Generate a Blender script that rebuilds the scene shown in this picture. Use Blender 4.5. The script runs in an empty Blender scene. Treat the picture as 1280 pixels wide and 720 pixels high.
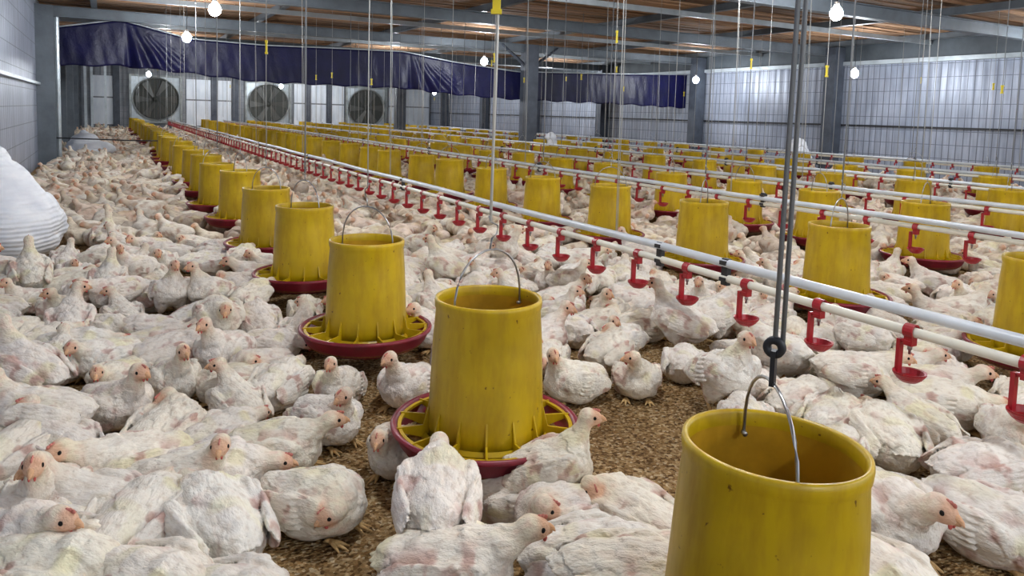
import bpy, math, random
import bmesh
import numpy as np
from mathutils import Vector, Matrix
# ---------------------------------------------------------------- camera, world, exposure
scene = bpy.context.scene
COL = scene.collection
CAM = (0.0, 0.0, 0.8176)
R_ = np.array([[0.87777121, -0.47818964, 0.02919526], [0.01613853, 0.09041975, 0.99577297], [0.47880815, 0.87358968, -0.08708514]])
FPX, CYP = 930.0, 225.0
cam = bpy.data.cameras.new('camera'); cam.sensor_width = 36; cam.lens = 36*FPX/1280
cam.shift_y = -(360-CYP)/1280; cam.clip_start = .02; cam.clip_end = 200
camo = bpy.data.objects.new('camera', cam); COL.objects.link(camo)
camo.matrix_world = Matrix(((R_[0][0], R_[1][0], -R_[2][0], CAM[0]), (R_[0][1], R_[1][1], -R_[2][1], CAM[1]), (R_[0][2], R_[1][2], -R_[2][2], CAM[2]), (0, 0, 0, 1)))
scene.camera = camo
def proj(p):
    d = np.array(p, float)-CAM; z = d @ R_[2]
    return (640+FPX*(d @ R_[0])/z, CYP-FPX*(d @ R_[1])/z, z) if z > .05 else (-9999, -9999, z)
world = bpy.data.worlds.new('daylight'); scene.world = world; world.use_nodes = True
bg = world.node_tree.nodes['Background']; bg.inputs[0].default_value = (.86, .93, 1.0, 1); bg.inputs[1].default_value = .6
vs = scene.view_settings; vs.view_transform = 'Standard'; vs.look = 'None'; vs.exposure = 1.08; vs.gamma = 1; vs.use_curve_mapping = False
BULB_POWER = 215.0
BULBS = [(5.44, 4.31, 1.75), (.9, 7.41, 1.70), (.9, 10.09, 1.65), (5.12, 10.34, 1.62), (9.41, 10.35, 1.545), (9.06, 6.82, 1.52), (.96, 20.5, 1.55), (4.5, 22.3, 1.45), (8.5, 20.4, 1.40),
         (.9, 4.3, 1.75), (.9, 1.3, 1.80), (.9, -1.7, 1.8), (5.4, 1.2, 1.80), (3.0, -.4, 1.85), (3.1, 2.8, 1.9), (9.9, 4.4, 1.75), (9.9, 1.4, 1.8), (5.2, 14.6, 1.66), (1.0, 15.2, 1.7), (9.2, 15.2, 1.7), (3.0, 17.6, 1.7), (7.4, 17.8, 1.7), (2.9, 23.2, 1.95), (6.2, 23.2, 1.95)]  # last bulbs are unseen, added behind the tarpaulin to brighten the far end

# ---------------------------------------------------------------- materials
M = {}
def mat(name, base=(.5, .5, .5), rough=.5, metal=0.0, spec=.5):
    m = bpy.data.materials.new(name); m.use_nodes = True; b = m.node_tree.nodes['Principled BSDF']
    b.inputs['Base Color'].default_value = (*base, 1); b.inputs['Roughness'].default_value = rough
    b.inputs['Metallic'].default_value = metal; b.inputs['Specular IOR Level'].default_value = spec
    M[name] = m; return m, m.node_tree, b
def node(nt, typ, **kw):
    n = nt.nodes.new(typ)
    for k, v in kw.items():
        if k in n.inputs: n.inputs[k].default_value = v
        else: setattr(n, k, v)
    return n
def ramp(nt, fac, stops):
    r = nt.nodes.new('ShaderNodeValToRGB'); nt.links.new(fac, r.inputs[0]); cr = r.color_ramp
    while len(cr.elements) > len(stops): cr.elements.remove(cr.elements[-1])
    while len(cr.elements) < len(stops): cr.elements.new(.5)
    for e, (p, c) in zip(cr.elements, stops): e.position = p; e.color = (*c, 1)
    return r.outputs[0]
def coords(nt, kind='Object', scale=(1, 1, 1), rot=(0, 0, 0)):
    tc = nt.nodes.new('ShaderNodeTexCoord'); mp = nt.nodes.new('ShaderNodeMapping')
    mp.inputs['Scale'].default_value = scale; mp.inputs['Rotation'].default_value = rot
    nt.links.new(tc.outputs[kind], mp.inputs[0]); return mp.outputs[0]
def noise(nt, co, scale, detail=4, rough=.55):
    n = node(nt, 'ShaderNodeTexNoise', Scale=scale, Detail=detail, Roughness=rough); nt.links.new(co, n.inputs['Vector']); return n.outputs['Fac']
def bump(nt, b, height, strength=.3, dist=.01):
    u = node(nt, 'ShaderNodeBump', Strength=strength, Distance=dist); nt.links.new(height, u.inputs['Height']); nt.links.new(u.outputs[0], b.inputs['Normal']); return u
def mul(nt, a, c, fac=1.0, blend='MULTIPLY'):
    n = nt.nodes.new('ShaderNodeMix'); n.data_type = 'RGBA'; n.blend_type = blend; n.inputs[0].default_value = fac
    for v, s in ((a, n.inputs[6]), (c, n.inputs[7])):
        if isinstance(v, tuple): s.default_value = (*v, 1)
        else: nt.links.new(v, s)
    return n.outputs[2]

m, nt, b = mat('plumage', rough=.85, spec=.25)
at = node(nt, 'ShaderNodeAttribute', attribute_name='Col')
co = coords(nt, 'Object', (1, 2.2, 2.2)); f1 = noise(nt, co, 95, 3, .6); f2 = noise(nt, co, 34, 3)
oi = nt.nodes.new('ShaderNodeObjectInfo')
tint = ramp(nt, oi.outputs['Random'], [(0, (1, 1, 1)), (.25, (.96, .93, .86)), (.5, (1.0, .965, .95)), (.75, (.92, .90, .88)), (1, (1, .98, .90))])
c = mul(nt, at.outputs['Color'], tint)
c = mul(nt, c, ramp(nt, f2, [(.34, (.84, .79, .75)), (.50, (1, 1, 1))]), .8)
nt.links.new(c, b.inputs['Base Color'])
ad = nt.nodes.new('ShaderNodeMath'); ad.operation = 'ADD'; nt.links.new(f1, ad.inputs[0]); nt.links.new(f2, ad.inputs[1])
bump(nt, b, ad.outputs[0], .55, .007)

m, nt, b = mat('litter', rough=.95, spec=.15)
co = coords(nt, 'Object'); co2 = coords(nt, 'Object', (1, 1.7, 1), (0, 0, .6))
v = node(nt, 'ShaderNodeTexVoronoi', Scale=150.0); nt.links.new(co, v.inputs['Vector'])
v2 = node(nt, 'ShaderNodeTexVoronoi', Scale=85.0); nt.links.new(co2, v2.inputs['Vector'])
big = noise(nt, co, 2.2, 4); fine = noise(nt, co, 60, 4, .7)
sep = nt.nodes.new('ShaderNodeSeparateColor'); nt.links.new(v.outputs['Color'], sep.inputs[0])
grain = ramp(nt, sep.outputs[0], [(0, (.14, .075, .028)), (.35, (.40, .25, .105)), (.7, (.56, .385, .185)), (.93, (.78, .61, .36)), (1, (.86, .74, .52))])
patch = ramp(nt, big, [(.32, (.55, .50, .46)), (.6, (1, 1, 1))])
c = mul(nt, grain, patch); c = mul(nt, c, ramp(nt, fine, [(.3, (.62, .58, .55)), (.62, (1.1, 1.08, 1.05))]))
nt.links.new(c, b.inputs['Base Color'])
s_ = nt.nodes.new('ShaderNodeMath'); s_.operation = 'SUBTRACT'; nt.links.new(fine, s_.inputs[0]); nt.links.new(v2.outputs['Distance'], s_.inputs[1])
bump(nt, b, s_.outputs[0], .9, .012)

def plain(name, base, rough, metal=0., spec=.5, ns=None, nb=0, dark=.7, bs=.2):
    m, nt, b = mat(name, base, rough, metal, spec)
    if ns:
        co = coords(nt, 'Object'); f = noise(nt, co, ns, 5, .6)
        nt.links.new(mul(nt, ramp(nt, f, [(.3, tuple(x*dark for x in base)), (.62, base)]), (1, 1, 1)), b.inputs['Base Color'])
        if nb: bump(nt, b, noise(nt, co, nb, 4), bs, .004)
    return m, nt, b
plain('steel', (.15, .175, .20), .45, .35, ns=3.5, dark=.65, nb=30)
plain('steel_light', (.52, .58, .62), .35, .5, ns=4, dark=.7)
plain('steel_dark', (.085, .10, .13), .5, .25, ns=5, dark=.6)
plain('dark_lining', (.03, .028, .03), .9)
plain('black', (.018, .018, .022), .5)
plain('fan_dark', (.05, .055, .05), .6, .2)
plain('galvanised', (.33, .36, .36), .4, .5, ns=6, dark=.6)
plain('white_plastic', (.75, .77, .78), .4)
plain('wire', (.42, .42, .43), .3, .9)
plain('pale_cord', (.42, .42, .40), .8)
plain('grey_cord', (.20, .21, .22), .6)
plain('yellow_tag', (.78, .62, .02), .4)
plain('cream_pipe', (.80, .77, .66), .35, ns=9, dark=.85)
plain('alu_pipe', (.70, .75, .80), .38, .1, ns=7, dark=.8)
plain('red_cup', (.36, .012, .020), .35, spec=.5)
plain('feed', (.30, .17, .06), .95, spec=.1, ns=140, dark=.45, nb=160, bs=.8)
m, nt, b = mat('yellow_plastic', rough=.34, spec=.45)
co = coords(nt, 'Object'); co2 = coords(nt, 'Object', (1, 1, .25))
f = noise(nt, co, 5, 4); g_ = noise(nt, co2, 26, 4, .65); sp_ = noise(nt, co, 75, 2)
c = ramp(nt, f, [(.30, (.44, .29, .003)), (.62, (.60, .405, .004))])
c = mul(nt, c, ramp(nt, g_, [(.30, (.80, .74, .60)), (.55, (1, 1, 1))]))
c = mul(nt, c, ramp(nt, sp_, [(.24, (.30, .20, .12)), (.29, (1, 1, 1))]))
nt.links.new(c, b.inputs['Base Color']); b.inputs['Subsurface Weight'].default_value = 0
nt.links.new(ramp(nt, g_, [(.3, (.5,)*3), (.7, (.28,)*3)]), b.inputs['Roughness']); bump(nt, b, f, .12, .01)
m, nt, b = mat('red_plastic', rough=.38)
co = coords(nt, 'Object'); f = noise(nt, co, 12, 5, .65)
nt.links.new(ramp(nt, f, [(.3, (.14, .010, .022)), (.55, (.24, .012, .030)), (.75, (.30, .035, .045))]), b.inputs['Base Color'])
m, nt, b = mat('woven_sack', rough=.55, spec=.35)
co = coords(nt, 'Object'); w = node(nt, 'ShaderNodeTexWave', Scale=14.0, Distortion=1.6); w.bands_direction = 'Z'; nt.links.new(co, w.inputs['Vector'])
f = noise(nt, co, 7, 4); nt.links.new(ramp(nt, f, [(.3, (.66, .69, .76)), (.6, (.84, .86, .90))]), b.inputs['Base Color']); bump(nt, b, w.outputs['Fac'], .5, .006)
m, nt, b = mat('tarp', rough=.40, spec=.3)
co = coords(nt, 'Object'); f = noise(nt, co, 3.5, 5)
nt.links.new(ramp(nt, f, [(.3, (.003, .003, .026)), (.7, (.006, .006, .055))]), b.inputs['Base Color']); bump(nt, b, noise(nt, co, 18, 4), .35, .02)
m, nt, b = mat('boards', rough=.8, spec=.2)
co = coords(nt, 'Object', (.5, 6, 6)); f = noise(nt, co, 2.2, 5, .65); co2 = coords(nt, 'Object', (.35, 5.2, 1)); f2 = noise(nt, co2, 1.1, 1)
c = mul(nt, ramp(nt, f, [(.3, (.24, .15, .09)), (.65, (.50, .35, .23))]), ramp(nt, f2, [(.35, (.45, .42, .42)), (.6, (1.15, 1.0, .9))]))
nt.links.new(c, b.inputs['Base Color']); bump(nt, b, f, .3, .01)
m, nt, b = mat('bulb_glow', (1, 1, 1), .5)
b.inputs['Emission Color'].default_value = (.90, .95, 1.0, 1); b.inputs['Emission Strength'].default_value = BULB_POWER
def sheet(name, ax, base, dark):
    """insulating sheet behind welded wire mesh: ribs, a wire grid, blotches"""
    m, nt, b = mat(name, rough=.42, metal=.15)
    tc = nt.nodes.new('ShaderNodeTexCoord'); sp = nt.nodes.new('ShaderNodeSeparateXYZ'); nt.links.new(tc.outputs['Object'], sp.inputs[0])
    def lines(sock, period, wd):
        d = node(nt, 'ShaderNodeMath', operation='DIVIDE'); nt.links.new(sock, d.inputs[0]); d.inputs[1].default_value = period
        f = node(nt, 'ShaderNodeMath', operation='FRACT'); nt.links.new(d.outputs[0], f.inputs[0])
        l = node(nt, 'ShaderNodeMath', operation='LESS_THAN'); nt.links.new(f.outputs[0], l.inputs[0]); l.inputs[1].default_value = wd; return l.outputs[0]
    mx = node(nt, 'ShaderNodeMath', operation='MAXIMUM'); nt.links.new(lines(sp.outputs[ax], .095, .13), mx.inputs[0]); nt.links.new(lines(sp.outputs[2], .19, .045), mx.inputs[1])
    co = coords(nt, 'Object'); f = noise(nt, co, 1.3, 5, .6); fs = coords(nt, 'Object', (6, 6, .5)); f2 = noise(nt, fs, 3, 3)
    c = ramp(nt, f, [(.32, dark), (.66, base)]); c = mul(nt, c, ramp(nt, f2, [(.3, (.72,)*3), (.7, (1.1,)*3)]))
    mm = nt.nodes.new('ShaderNodeMix'); mm.data_type = 'RGBA'; nt.links.new(mx.outputs[0], mm.inputs[0]); nt.links.new(c, mm.inputs[6]); mm.inputs[7].default_value = (.13, .145, .18, 1)
    nt.links.new(mm.outputs[2], b.inputs['Base Color'])
    w = node(nt, 'ShaderNodeTexWave', Scale=2.2, Distortion=1.5); w.bands_direction = 'Y' if ax == 1 else 'X'; nt.links.new(co, w.inputs['Vector'])
    bump(nt, b, w.outputs['Fac'], .25, .02)
sheet('sheet', 1, (.42, .46, .56), (.29, .33, .42))
sheet('sheet_far', 0, (.34, .36, .40), (.16, .18, .20))
m, nt, b = mat('pale_panel', rough=.4, metal=.1)
co = coords(nt, 'Object', (4, 1, 1)); f = noise(nt, co, 1.6, 4)
nt.links.new(ramp(nt, f, [(.3, (.62, .69, .78)), (.65, (.82, .87, .93))]), b.inputs['Base Color'])

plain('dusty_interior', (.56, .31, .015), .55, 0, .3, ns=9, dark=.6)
plain('wall_band', (.10, .12, .14), .6, .2, ns=3, dark=.6)
plain('fan_blade', (.11, .115, .11), .5, .4)

plain('pale_rope', (.66, .66, .62), .8)

# ---------------------------------------------------------------- chickens
def rotm(yaw=0., pitch=0., roll=0.):
    """local->world; pitch lifts the nose (+x), yaw turns left, roll leans."""
    cy, sy = math.cos(yaw), math.sin(yaw); cp, sp = math.cos(pitch), math.sin(pitch); cr, sr = math.cos(roll), math.sin(roll)
    Rz = np.array([[cy, -sy, 0], [sy, cy, 0], [0, 0, 1.]])
    Ry = np.array([[cp, 0, -sp], [0, 1, 0], [sp, 0, cp]])
    Rx = np.array([[1, 0, 0], [0, cr, -sr], [0, sr, cr]])
    return Rz @ Ry @ Rx

def surface_net(D, org, h):
    ins = D < 0
    nx, ny, nz = D.shape
    cnt = np.zeros((nx-1, ny-1, nz-1), np.int32); pos = np.zeros((nx-1, ny-1, nz-1, 3), np.float32)
    sl = lambda o: tuple(slice(o[k], (nx, ny, nz)[k]-1+o[k]) for k in range(3))
    for ax in range(3):
        o1, o2 = [k for k in range(3) if k != ax]
        for a in (0, 1):
            for b in (0, 1):
                s0 = [0, 0, 0]; s0[o1] = a; s0[o2] = b; s1 = list(s0); s1[ax] = 1
                d0, d1 = D[sl(s0)], D[sl(s1)]
                m = (d0 < 0) != (d1 < 0)
                t = np.where(m, d0/np.where(m, d0-d1, 1), 0)
                cnt += m
                for k in range(3):
                    pos[..., k] += np.where(m, (t if k == ax else s0[k]), 0)
    act = cnt > 0
    idx = -np.ones(cnt.shape, np.int64); ijk = np.argwhere(act); idx[act] = np.arange(len(ijk))
    V = (ijk + pos[act]/cnt[act][:, None])*h + org
    F = []
    for ax in range(3):
        o1, o2 = [(1, 2), (2, 0), (0, 1)][ax]
        s0 = [slice(0, None)]*3; s1 = [slice(0, None)]*3
        s0[ax] = slice(0, -1); s1[ax] = slice(1, None)
        m = ins[tuple(s0)] != ins[tuple(s1)]
        e = np.argwhere(m); e = e[(e[:, o1] > 0) & (e[:, o2] > 0) & (e[:, o1] < D.shape[o1]-1) & (e[:, o2] < D.shape[o2]-1)]
        q = []
        for da, db in ((-1, -1), (0, -1), (0, 0), (-1, 0)):
            c = e.copy(); c[:, o1] += da; c[:, o2] += db
            q.append(idx[c[:, 0], c[:, 1], c[:, 2]])
        q = np.stack(q, 1)
        flip = ~ins[e[:, 0], e[:, 1], e[:, 2]]
        q[flip] = q[flip][:, ::-1]
        F.append(q)
    F = np.concatenate(F)
    return V, F

def ell(c, r, M=None): return ('e', np.array(c, float), np.array(r, float), np.eye(3) if M is None else M)
def cap(a, b, ra, rb): return ('c', np.array(a, float), np.array(b, float), ra, rb)
def pdist(p, X):
    if p[0] == 'e':
        L = (X - p[1]) @ p[3]
        k0 = np.sqrt(((L/p[2])**2).sum(-1)) + 1e-9; k1 = np.sqrt(((L/p[2]**2)**2).sum(-1)) + 1e-9
        return k0*(k0-1)/k1
    a, b, ra, rb = p[1:]; ab = b-a
    t = np.clip(((X-a) @ ab)/(ab @ ab), 0, 1)
    return np.sqrt(((X - a - t[..., None]*ab)**2).sum(-1)) - (ra + (rb-ra)*t)
def pbox(p, pad):
    if p[0] == 'e':
        e = np.sqrt(((p[3]*p[2])**2).sum(1)); return p[1]-e-pad, p[1]+e+pad
    a, b, ra, rb = p[1:]; r = max(ra, rb)+pad
    return np.minimum(a, b)-r, np.maximum(a, b)+r

def uvball(c, r, M=None, n=8, m=6):
    M = np.eye(3) if M is None else M
    vs = [[0, 0, 1.]] + [[math.sin(math.pi*i/m)*math.cos(2*math.pi*j/n), math.sin(math.pi*i/m)*math.sin(2*math.pi*j/n), math.cos(math.pi*i/m)] for i in range(1, m) for j in range(n)] + [[0, 0, -1.]]
    V = (np.array(vs)*np.array(r)) @ M.T + np.array(c); F = []
    for j in range(n):
        F.append([0, 1+j, 1+(j+1) % n, 1+(j+1) % n]); l = 1+(m-2)*n
        F.append([l+j, len(vs)-1, len(vs)-1, l+(j+1) % n])
        for i in range(m-2):
            a = 1+i*n+j; b = 1+i*n+(j+1) % n; F.append([a, a+n, b+n, b])
    return V, np.array(F)
def tube(pts, rad, n=7):
    pts = [np.array(p, float) for p in pts]; V = []; F = []
    for i, p in enumerate(pts):
        t = pts[min(i+1, len(pts)-1)] - pts[max(i-1, 0)]; t /= np.linalg.norm(t)+1e-9
        u = np.cross(t, [0, 0, 1.] if abs(t[2]) < .9 else [1., 0, 0]); u /= np.linalg.norm(u); w = np.cross(t, u)
        for j in range(n):
            a = 2*math.pi*j/n; V.append(p + rad[i]*(math.cos(a)*u + math.sin(a)*w))
    for i in range(len(pts)-1):
        for j in range(n):
            a = i*n+j; b = i*n+(j+1) % n; F.append([a, b, b+n, a+n])
    V.append(pts[0]); V.append(pts[-1]); s = len(V)-2; l = (len(pts)-1)*n
    for j in range(n):
        F.append([s, (j+1) % n, j, j]); F.append([s+1, l+j, l+(j+1) % n, l+(j+1) % n])
    return np.array(V), np.array(F)

def vnoise(X, s, seed):
    """smooth value noise"""
    P = X/s + seed*17.31; i = np.floor(P).astype(np.int64); f = P-i; f = f*f*(3-2*f); out = 0
    for dx in (0, 1):
        for dy in (0, 1):
            for dz in (0, 1):
                n = (i[:, 0]+dx)*374761393 + (i[:, 1]+dy)*668265263 + (i[:, 2]+dz)*2147483647 + seed*1013
                n = (n ^ (n >> 13))*1274126177; n = ((n ^ (n >> 16)) & 0xffff)/65535.
                w = (f[:, 0] if dx else 1-f[:, 0])*(f[:, 1] if dy else 1-f[:, 1])*(f[:, 2] if dz else 1-f[:, 2])
                out = out + n*w
    return out

FEATHER = np.array([.92, .885, .82]); CREAM = np.array([.84, .76, .60]); PINK = np.array([.68, .42, .37])
FACE = np.array([.74, .42, .28]); LEG = np.array([.72, .50, .24]); BEAK = np.array([.76, .46, .28]); RED = np.array([.62, .10, .08])
DIRT = np.array([.40, .29, .18]); LEMON = np.array([.76, .72, .36]); BLACK = np.array([.012, .010, .010])

POSES = {  # kind, body lift, body pitch, head position, head yaw, head pitch, wing droop
 'alert':      dict(z=.070, pitch=9, head=(.132, 0, .196), hy=0, hp=-2),
 'look_left':  dict(z=.070, pitch=6, head=(.118, .030, .182), hy=75, hp=-6),
 'look_right': dict(z=.070, pitch=6, head=(.118, -.030, .182), hy=-75, hp=-6),
 'resting':    dict(z=.066, pitch=0, head=(.158, .012, .088), hy=12, hp=-10),
 'resting_low':dict(z=.064, pitch=-3, head=(.168, -.02, .050), hy=-18, hp=-14),
 'tucked':     dict(z=.070, pitch=4, head=(.082, .052, .128), hy=150, hp=-25),
 'tucked_right':dict(z=.070, pitch=4, head=(.092, -.062, .092), hy=-125, hp=-25),
 'peering':    dict(z=.068, pitch=3, head=(.158, .01, .150), hy=25, hp=-5),
 'lying':      dict(z=.062, pitch=-2, roll=16, head=(.150, -.035, .075), hy=-50, hp=-12, leg='out'),
 'standing':   dict(z=.150, pitch=16, head=(.112, 0, .292), hy=0, hp=0, leg='stand'),
 'stand_turn': dict(z=.150, pitch=6, head=(.125, .025, .272), hy=60, hp=-8, leg='stand'),
 'stepping':   dict(z=.140, pitch=-4, head=(.175, -.01, .205), hy=-15, hp=-15, leg='step'),
 'feeding':    dict(z=.135, pitch=4, head=(.172, 0, .168), hy=0, hp=-50, leg='stand'),
 'preening':   dict(z=.074, pitch=10, head=(.055, .070, .105), hy=165, hp=-40),
}
def make_chicken(pose, h, seed=1):
    q = POSES[pose]; rnd = random.Random(seed*7+3)
    B = rotm(0, math.radians(q['pitch']), math.radians(q.get('roll', 0))); t = np.array([0, 0, q['z']])
    T = lambda p: B @ np.array(p, float) + t
    soft = []; S = lambda p, k: soft.append((p, k)); near = h < .005
    S(ell(T((0, 0, 0)), (.104, .077, .070), B), .03)
    S(ell(T((.055, 0, -.006)), (.068, .074, .062), B), .03)
    S(ell(T((-.045, 0, -.018)), (.070, .066, .052), B), .03)
    S(ell(T((-.086, 0, .016)), (.056, .045, .038), B @ rotm(0, math.radians(-4))), .03)
    sit = 'leg' not in q or q['leg'] == 'out'
    for s in (-1, 1):
        if sit: S(ell(T((.005, s*.054, -.040)), (.056, .026, .028), B), .02)
        else:
            S(ell(T((-.005, s*.042, -.048)), (.046, .027, .046), B), .02)
            S(cap(T((-.005, s*.042, -.05)), (-.004, s*.042, q['z']-.098), .028, .013), .015)
        Wm = B @ rotm(math.radians(s*8), math.radians(rnd.uniform(2, 9)), 0)
        S(ell(T((.016, s*.070, .012)), (.066, .017, .043), Wm), .008)
        S(ell(T((.060, s*.062, .012)), (.032, .020, .034), Wm), .012)
        if h < .009:
            for i in range(8):   # flight feathers, fanned and overlapping
                f = i/7
                Fm = B @ rotm(math.radians(s*(15-3*f)), math.radians(13-24*f+rnd.uniform(-2, 2)), math.radians(s*-14))
                S(ell(T((-.060-.020*math.sin(f*2.6)+.012*f, s*(.069+.012*math.sin(f*2.2)), .036-.062*f)), (.064-.010*f, .0080, .0088), Fm), .0010)
            for i in range(6):
                f = i/5; Fm = B @ rotm(math.radians(s*8), math.radians(10-14*f), 0)
                S(ell(T((-.006-.006*math.sin(f*3), s*(.079+.008*math.sin(f*2.4)), .042-.062*f)), (.040, .0095, .0086), Fm), .0014)
    for i in range(-2, 3):
        S(ell(T((-.118+.004*abs(i), i*.010, .018-.003*abs(i))), (.034, .0090, .0065), B @ rotm(math.radians(-i*7), math.radians(-6))), .006)
    H = np.array(q['head'], float); hm = rotm(math.radians(q['hy']), math.radians(q['hp']))
    n0 = T((.060, 0, .022)); d = hm[:, 0]
    back = H - d*.012
    mid = .5*(n0+back) + np.array([.018 if sit else .026, 0, .006])*(1 if q['head'][0] > .12 else .4)
    prev = n0; m = 6
    for i in range(1, m+1):
        f = i/m; p = (1-f)**2*n0 + 2*f*(1-f)*mid + f*f*back
        ra = .043*(1-(i-1)/m)**2.3+.0180; rb = .043*(1-f)**2.3+.0180
        S(cap(prev, p, ra, rb), .010); prev = p
    S(ell(H, (.0300, .0208, .0222), hm), .010)
    S(ell(H + hm @ np.array([-.010, 0, .004]), (.022, .0205, .0200), hm), .008)
    S(ell(H + hm @ np.array([.016, 0, -.004]), (.016, .0120, .0118), hm), .006)
    lo = np.min([pbox(p, .012)[0] for p, k in soft], 0); hi = np.max([pbox(p, .012)[1] for p, k in soft], 0); lo[2] = max(lo[2], -2*h)
    n = np.ceil((hi-lo)/h).astype(int)+1
    ax = [lo[k]+h*np.arange(n[k]) for k in range(3)]
    D = np.full(n, .5, np.float64)
    for p, k in soft:
        b0, b1 = pbox(p, .02+k)
        i0 = np.clip(((b0-lo)/h).astype(int), 0, n-1); i1 = np.clip(np.ceil((b1-lo)/h).astype(int)+1, 1, n)
        g = np.stack(np.meshgrid(*[ax[c][i0[c]:i1[c]] for c in range(3)], indexing='ij'), -1)
        d_ = pdist(p, g); s = tuple(slice(i0[c], i1[c]) for c in range(3)); o = D[s]
        hh = np.clip(.5+.5*(o-d_)/k, 0, 1)
        D[s] = o*(1-hh)+d_*hh - k*hh*(1-hh)
    zz = ax[2][None, None, :]
    D = np.maximum(D, (.001 if sit else -.5)-zz)
    V, F = surface_net(D, lo, h)
    # ---- plumage relief: overlapping clumps running back along the body
    e = .6*h
    fn = np.cross(V[F[:, 2]]-V[F[:, 0]], V[F[:, 3]]-V[F[:, 1]]); N = np.zeros_like(V)
    for k in range(4): np.add.at(N, F[:, k], fn)
    N /= np.linalg.norm(N, axis=1)[:, None]+1e-12
    L = (V-t) @ B
    dh = np.linalg.norm(V-H, axis=1)
    body = np.clip((dh-.030)/.03, 0, 1)*np.clip(V[:, 2]/.02, 0, 1)
    rs = np.random.RandomState(seed); C = rs.uniform([-.20, -.10, -.10], [.20, .10, .20], (1500 if near else 500, 3))
    W = L*np.array([.40, 1, 1]); W[:, 0] += .15*L[:, 2]; CC = C*np.array([.40, 1, 1]); bd = np.full(len(V), 9.); bi = np.zeros(len(V), int)
    if h < .009:
        for a in range(0, len(V), 2000):
            dd = ((W[a:a+2000, None, :]-CC[None])**2).sum(-1); bi[a:a+2000] = dd.argmin(1); bd[a:a+2000] = np.sqrt(dd.min(1))
        ramp = (CC[bi][:, 0]-W[:, 0])/.014
        wing = np.clip((np.abs(L[:, 1])-.060)/.012, 0, 1)*np.clip((.07-L[:, 0])/.03, 0, 1)
        disp = (.0027*np.clip(ramp, -1, 1) - .0028*np.clip(bd/.016, 0, 1)**2)*(1-.75*wing)
        V = V + N*(disp*body)[:, None]
    V = V + N*((vnoise(V, .030, seed)-.5)*.009*body)[:, None]
    V[:, 2] = np.maximum(V[:, 2], .001)
    # ---- colour of plumage and skin
    col = np.tile(FEATHER, (len(V), 1))
    mix = lambda c, w: col*(1-w[:, None]) + c*w[:, None]
    st = lambda x, a, b: np.clip((x-a)/(b-a), 0, 1)
    n1 = vnoise(L, .055, seed+5); n2 = vnoise(L, .035, seed+9); n3 = vnoise(L, .012, seed+11)
    col = mix(LEMON*1.06, .42*st(n1, .64, .85)*(L[:, 2] > .0))
    col = mix(np.array([.74, .71, .70]), .5*st(vnoise(L, .045, seed+21), .55, .75))
    col = mix(PINK, .42*st(n2, .58, .80)*st(np.abs(L[:, 1]), .015, .05))
    col = mix(PINK*.8, .70*st(.6*n2+.4*n3, .60, .70)*st(np.abs(L[:, 1]), .03, .06))
    col = mix(DIRT, .55*st(.035-V[:, 2], 0, .03)*st(n3+n1*.5, .4, .9) + .22*st(n3, .6, .9))
    if h > .009: col = mix(DIRT, .42*st(n2, .50, .72))
    hl = (V-H) @ hm; nk = st(.080-dh, 0, .05)
    col = mix(CREAM, (.75 if h < .009 else .35)*nk); col = mix(PINK*1.1, .35*nk*st(n3, .4, .8))
    col = mix(FACE, st(hl[:, 0], -.006, .010)*st(.038-dh, 0, .008)*.8)
    col = mix(PINK, .6*np.exp(-(((hl-np.array([-.008, 0, -.002]))**2 - [0, (np.abs(hl[:, 1])*0).mean(), 0]).sum(1)-hl[:, 1]**2)/.00006)*st(.03-dh, 0, .01))
    col *= (1+.10*(n3-.5))[:, None]
    Vs = [V]; Fs = [F]; Cs = [col]; off = len(V)
    def add(vf, c):
        nonlocal off
        v, f = vf; Vs.append(v); Fs.append(f+off); Cs.append(np.tile(c, (len(v), 1))); off += len(v)
    hp = lambda p: H + hm @ np.array(p, float)
    small = h > .009
    if not small:
        for s in (-1, 1):
            add(uvball(hp((.0100, s*.0186, .0040)), (.0050, .0028, .0050), hm), BLACK)
            add(uvball(hp((.022, s*.0055, -.0175)), (.0045, .0028, .0060), hm, 6, 4), RED*.9+.05)
        add(tube([hp((.020, 0, .001)), hp((.031, 0, .0005)), hp((.039, 0, -.003)), hp((.044, 0, -.008))], [.0092, .0072, .0044, .0012]), BEAK)
        add(tube([hp((.020, 0, -.007)), hp((.031, 0, -.0085)), hp((.038, 0, -.009))], [.0072, .0052, .0014]), BEAK*.9)
        for i in range(5):
            add(uvball(hp((.021-.0065*i, 0, .0175+.0035*math.sin(.6+i*.7))), (.0050, .0022, .0048), hm, 6, 4), RED*.55+PINK*.45)
    n_ = 5 if small else 7
    def foot(x, y, yaw, z0=.006):
        for a, l in ((-.42, .042), (0, .050), (.42, .042), (math.pi+.2, .018)):
            dx, dy = math.cos(yaw+a), math.sin(yaw+a)
            add(tube([(x, y, z0+.004), (x+dx*l*.5, y+dy*l*.5, z0+.003), (x+dx*l, y+dy*l, .0025)], [.0062, .0050, .0016], n_), LEG)
    lg = q.get('leg')
    if lg in ('stand', 'step'):
        for s in (-1, 1):
            fx = .012 if lg == 'stand' else .012+s*.035
            hock = (-.018 if lg == 'stand' else -.018+s*.012, s*.043, q['z']-.100+ .0)
            add(tube([(-.004, s*.042, q['z']-.075), hock, (fx, s*.046, .010)], [.0130, .0080, .0068], n_), LEG)
            foot(fx, s*.046, s*.12)
    elif lg == 'out':
        add(tube([(-.03, .075, .035), (-.075, .115, .020), (-.120, .135, .012)], [.013, .0075, .0066], n_), LEG); foot(-.120, .135, 2.6)
    elif not small:
        for s in (-1, 1): foot(.075, s*.040, s*.1, .004)
    return np.concatenate(Vs), np.concatenate(Fs), np.concatenate(Cs)

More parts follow.
